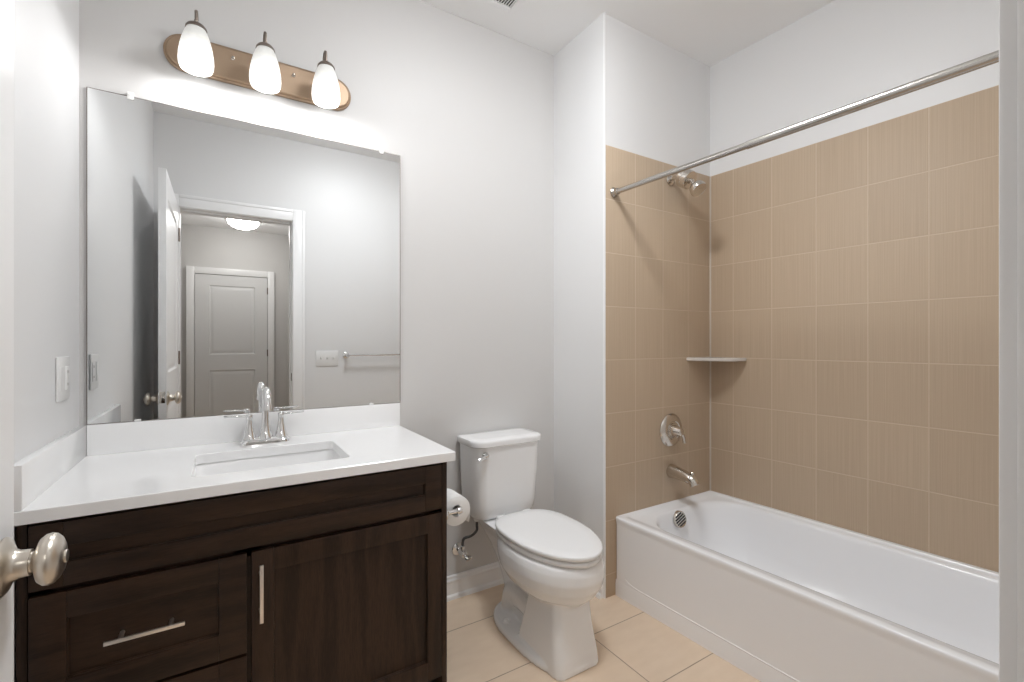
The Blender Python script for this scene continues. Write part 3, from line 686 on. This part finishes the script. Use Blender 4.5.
# ------------------------------------------------------------------ shower fittings
YT = YV - .008
def onwall(px_X): return px_X
sv2 = thing('shower_valve', (1.978, YT, .742), 'round polished nickel shower valve with lever on the tiled end wall', 'shower valve')
bm = bmesh.new(); lathe(bm, (1.978, YT, .742), (0, -1, 0), [(0, 0), (.085, 0), (.086, .003), (.083, .007), (.076, .012), (.064, .017), (.050, .020), (.046, .017), (.040, .017), (.038, .024), (0, .026)], 48); finish('escutcheon', bm, 'nickel', sv2)
bm = bmesh.new(); lathe(bm, (1.978, YT - .018, .742), (0, -1, 0), [(0, 0), (.032, 0), (.030, .014), (.026, .024), (.022, .040), (.018, .050), (.010, .054), (0, .055)], 32)
tube(bm, [(1.978, YT - .058, .742), (1.995, YT - .062, .722), (2.004, YT - .062, .702), (2.010, YT - .060, .684)], [.012, .010, .0085, .0095], 14)
finish('lever_handle', bm, 'nickel', sv2)
for dx, dz in ((-.048, 0), (.0, .046)):
    bm = bmesh.new(); lathe(bm, (1.978 + dx, YT - .010, .742 + dz), (0, -1, 0), [(0, 0), (.006, 0), (.006, .003), (0, .004)], 12)
    finish('screw', bm, 'pewter', sv2)
ts = thing('tub_spout', (1.980, YT, .530), 'nickel tub spout with diverter knob on the end wall below the shower valve', 'tub spout')
bm = bmesh.new()
tube(bm, [(1.980, YT, .530), (1.980, YT - .012, .530), (1.980, YT - .05, .527), (1.980, YT - .100, .520), (1.980, YT - .130, .510), (1.980, YT - .145, .490)], [.036, .0355, .031, .027, .0245, .0215], 28, smooth=5)
finish('spout', bm, 'nickel', ts, angle=60)
bm = bmesh.new(); lathe(bm, (1.980, YT - .128, .530), (0, 0, 1), [(0, 0), (.004, 0), (.004, .012), (.009, .013), (.010, .020), (.007, .024), (0, .025)], 16); finish('diverter_knob', bm, 'nickel', ts)
# shower head with arm and cylinder filter
sh0 = Vector((1.972, YT, 2.040))
sh_ = thing('shower_head', sh0, 'nickel shower head on a bent arm high on the tiled end wall', 'shower head')
bm = bmesh.new(); lathe(bm, sh0, (0, -1, 0), [(0, 0), (.029, 0), (.028, .005), (.018, .012), (.011, .014), (0, .015)], 28); finish('flange', bm, 'nickel', sh_)
bm = bmesh.new(); tube(bm, [sh0 + Vector((0, 0, 0)), sh0 + Vector((0, -.03, .004)), sh0 + Vector((0, -.055, .000)), sh0 + Vector((.004, -.085, -.012))], .0105, 16); finish('arm', bm, 'nickel', sh_)
a0 = sh0 + Vector((.003, -.070, -.004)); ad = Vector((.06, -.82, -.50)).normalized()
bm = bmesh.new(); lathe(bm, a0, ad, [(0, 0), (.022, 0), (.042, .003), (.046, .007), (.046, .027), (.0445, .029), (.046, .031), (.046, .054), (.043, .058), (.018, .060), (0, .060)], 36); finish('filter', bm, 'nickel', sh_)
a1 = a0 + ad * .058; ad2 = Vector((.02, -.62, -.78)).normalized()
bm = bmesh.new(); lathe(bm, a1, ad2, [(0, 0), (.011, 0), (.011, .010), (.014, .013), (.014, .020), (.010, .024), (.0095, .030), (.014, .034), (.026, .040), (.035, .050), (.040, .064), (.0405, .076), (.038, .080), (.034, .078), (0, .077)], 36); hd = finish('head', bm, 'nickel', sh_)
bm = bmesh.new(); ax, uu, vv = basis(ad2); c = a1 + ad2 * .0772
for rr_, nn in ((.008, 6), (.016, 12), (.024, 18)):
    for i in range(nn):
        p = c + uu * rr_ * math.cos(2 * PI * i / nn) + vv * rr_ * math.sin(2 * PI * i / nn)
        lathe(bm, p, ad2, [(0, -.0005), (.0014, -.0005), (.0012, .0012), (0, .0014)], 6)
o = finish('nozzles', bm, 'pewter'); o.parent = hd

# curtain rod
rd = thing('shower_curtain_rod', (1.60, .85, 1.907), 'brushed steel shower curtain rod spanning the alcove above the bathtub', 'curtain rod')
bm = bmesh.new(); p0 = Vector((1.572, YT - .0005, 1.907)); p1 = Vector((1.572 + (YT - YR) * .0482, YR + .0006, 1.910)); dd = (p1 - p0)
tube(bm, [p0 + dd * .003, p0 + dd * .5], .0122, 24, smooth=0); tube(bm, [p0 + dd * .42, p0 + dd * .997], .0140, 24, smooth=0)
finish('rod', bm, 'rod', rd, angle=60)
for p, s in ((p0, 1), (p1, -1)):
    bm = bmesh.new(); lathe(bm, p, dd * s, [(0, 0), (.024, 0), (.024, .004), (.020, .009), (.016, .013), (.016, .028), (.0125, .030), (0, .030)], 28); finish('flange', bm, 'rod', rd)

# corner shelf (quarter round)
cs_ = bmesh.new(); cxs, cys = XR - .0085, YT - .0005; rad = .205
def q_(rd_): return [(cxs, cys)] + [(cxs - rd_ * math.cos(a), cys - rd_ * math.sin(a)) for a in [PI / 2 * i / 24 for i in range(25)]]
loft(cs_, [(q_(rad - .006), 1.099), (q_(rad), 1.103), (q_(rad), 1.113), (q_(rad - .004), 1.117)]); shear(cs_)
o = finish('corner_shelf', cs_, 'stone', angle=40); tag(o, 'pale marble quarter-round shelf in the tiled corner above the tub', 'shelf')

# ceiling vent
cv = thing('ceiling_vent', (1.02, 1.68, CH), 'white louvred vent grille in the ceiling above the toilet', 'vent')
vx0, vx1, vy0, vy1 = .893, 1.155, 1.575, 1.837
bm = bmesh.new()
for a in ((vx0, vx0 + .030, vy0, vy1), (vx1 - .030, vx1, vy0, vy1), (vx0 + .029, vx1 - .029, vy0, vy0 + .030), (vx0 + .029, vx1 - .029, vy1 - .030, vy1)): B(bm, *a, CH - .012, CH - .0005, bev=.003)
finish('frame', bm, 'trim', cv)
bm = bmesh.new(); B(bm, vx0 + .028, vx1 - .028, vy0 + .028, vy1 - .028, CH - .0012, CH - .0005); finish('backing', bm, 'black', cv)
x = vx0 + .036
while x < vx1 - .036:
    bm = bmesh.new()
    for v in B(bm, x, x + .0045, vy0 + .029, vy1 - .029, CH - .0105, CH - .002): v.co.x += (v.co.z - CH + .006) * .5
    finish('louvre', bm, 'trim', cv, smooth=False); x += .0125
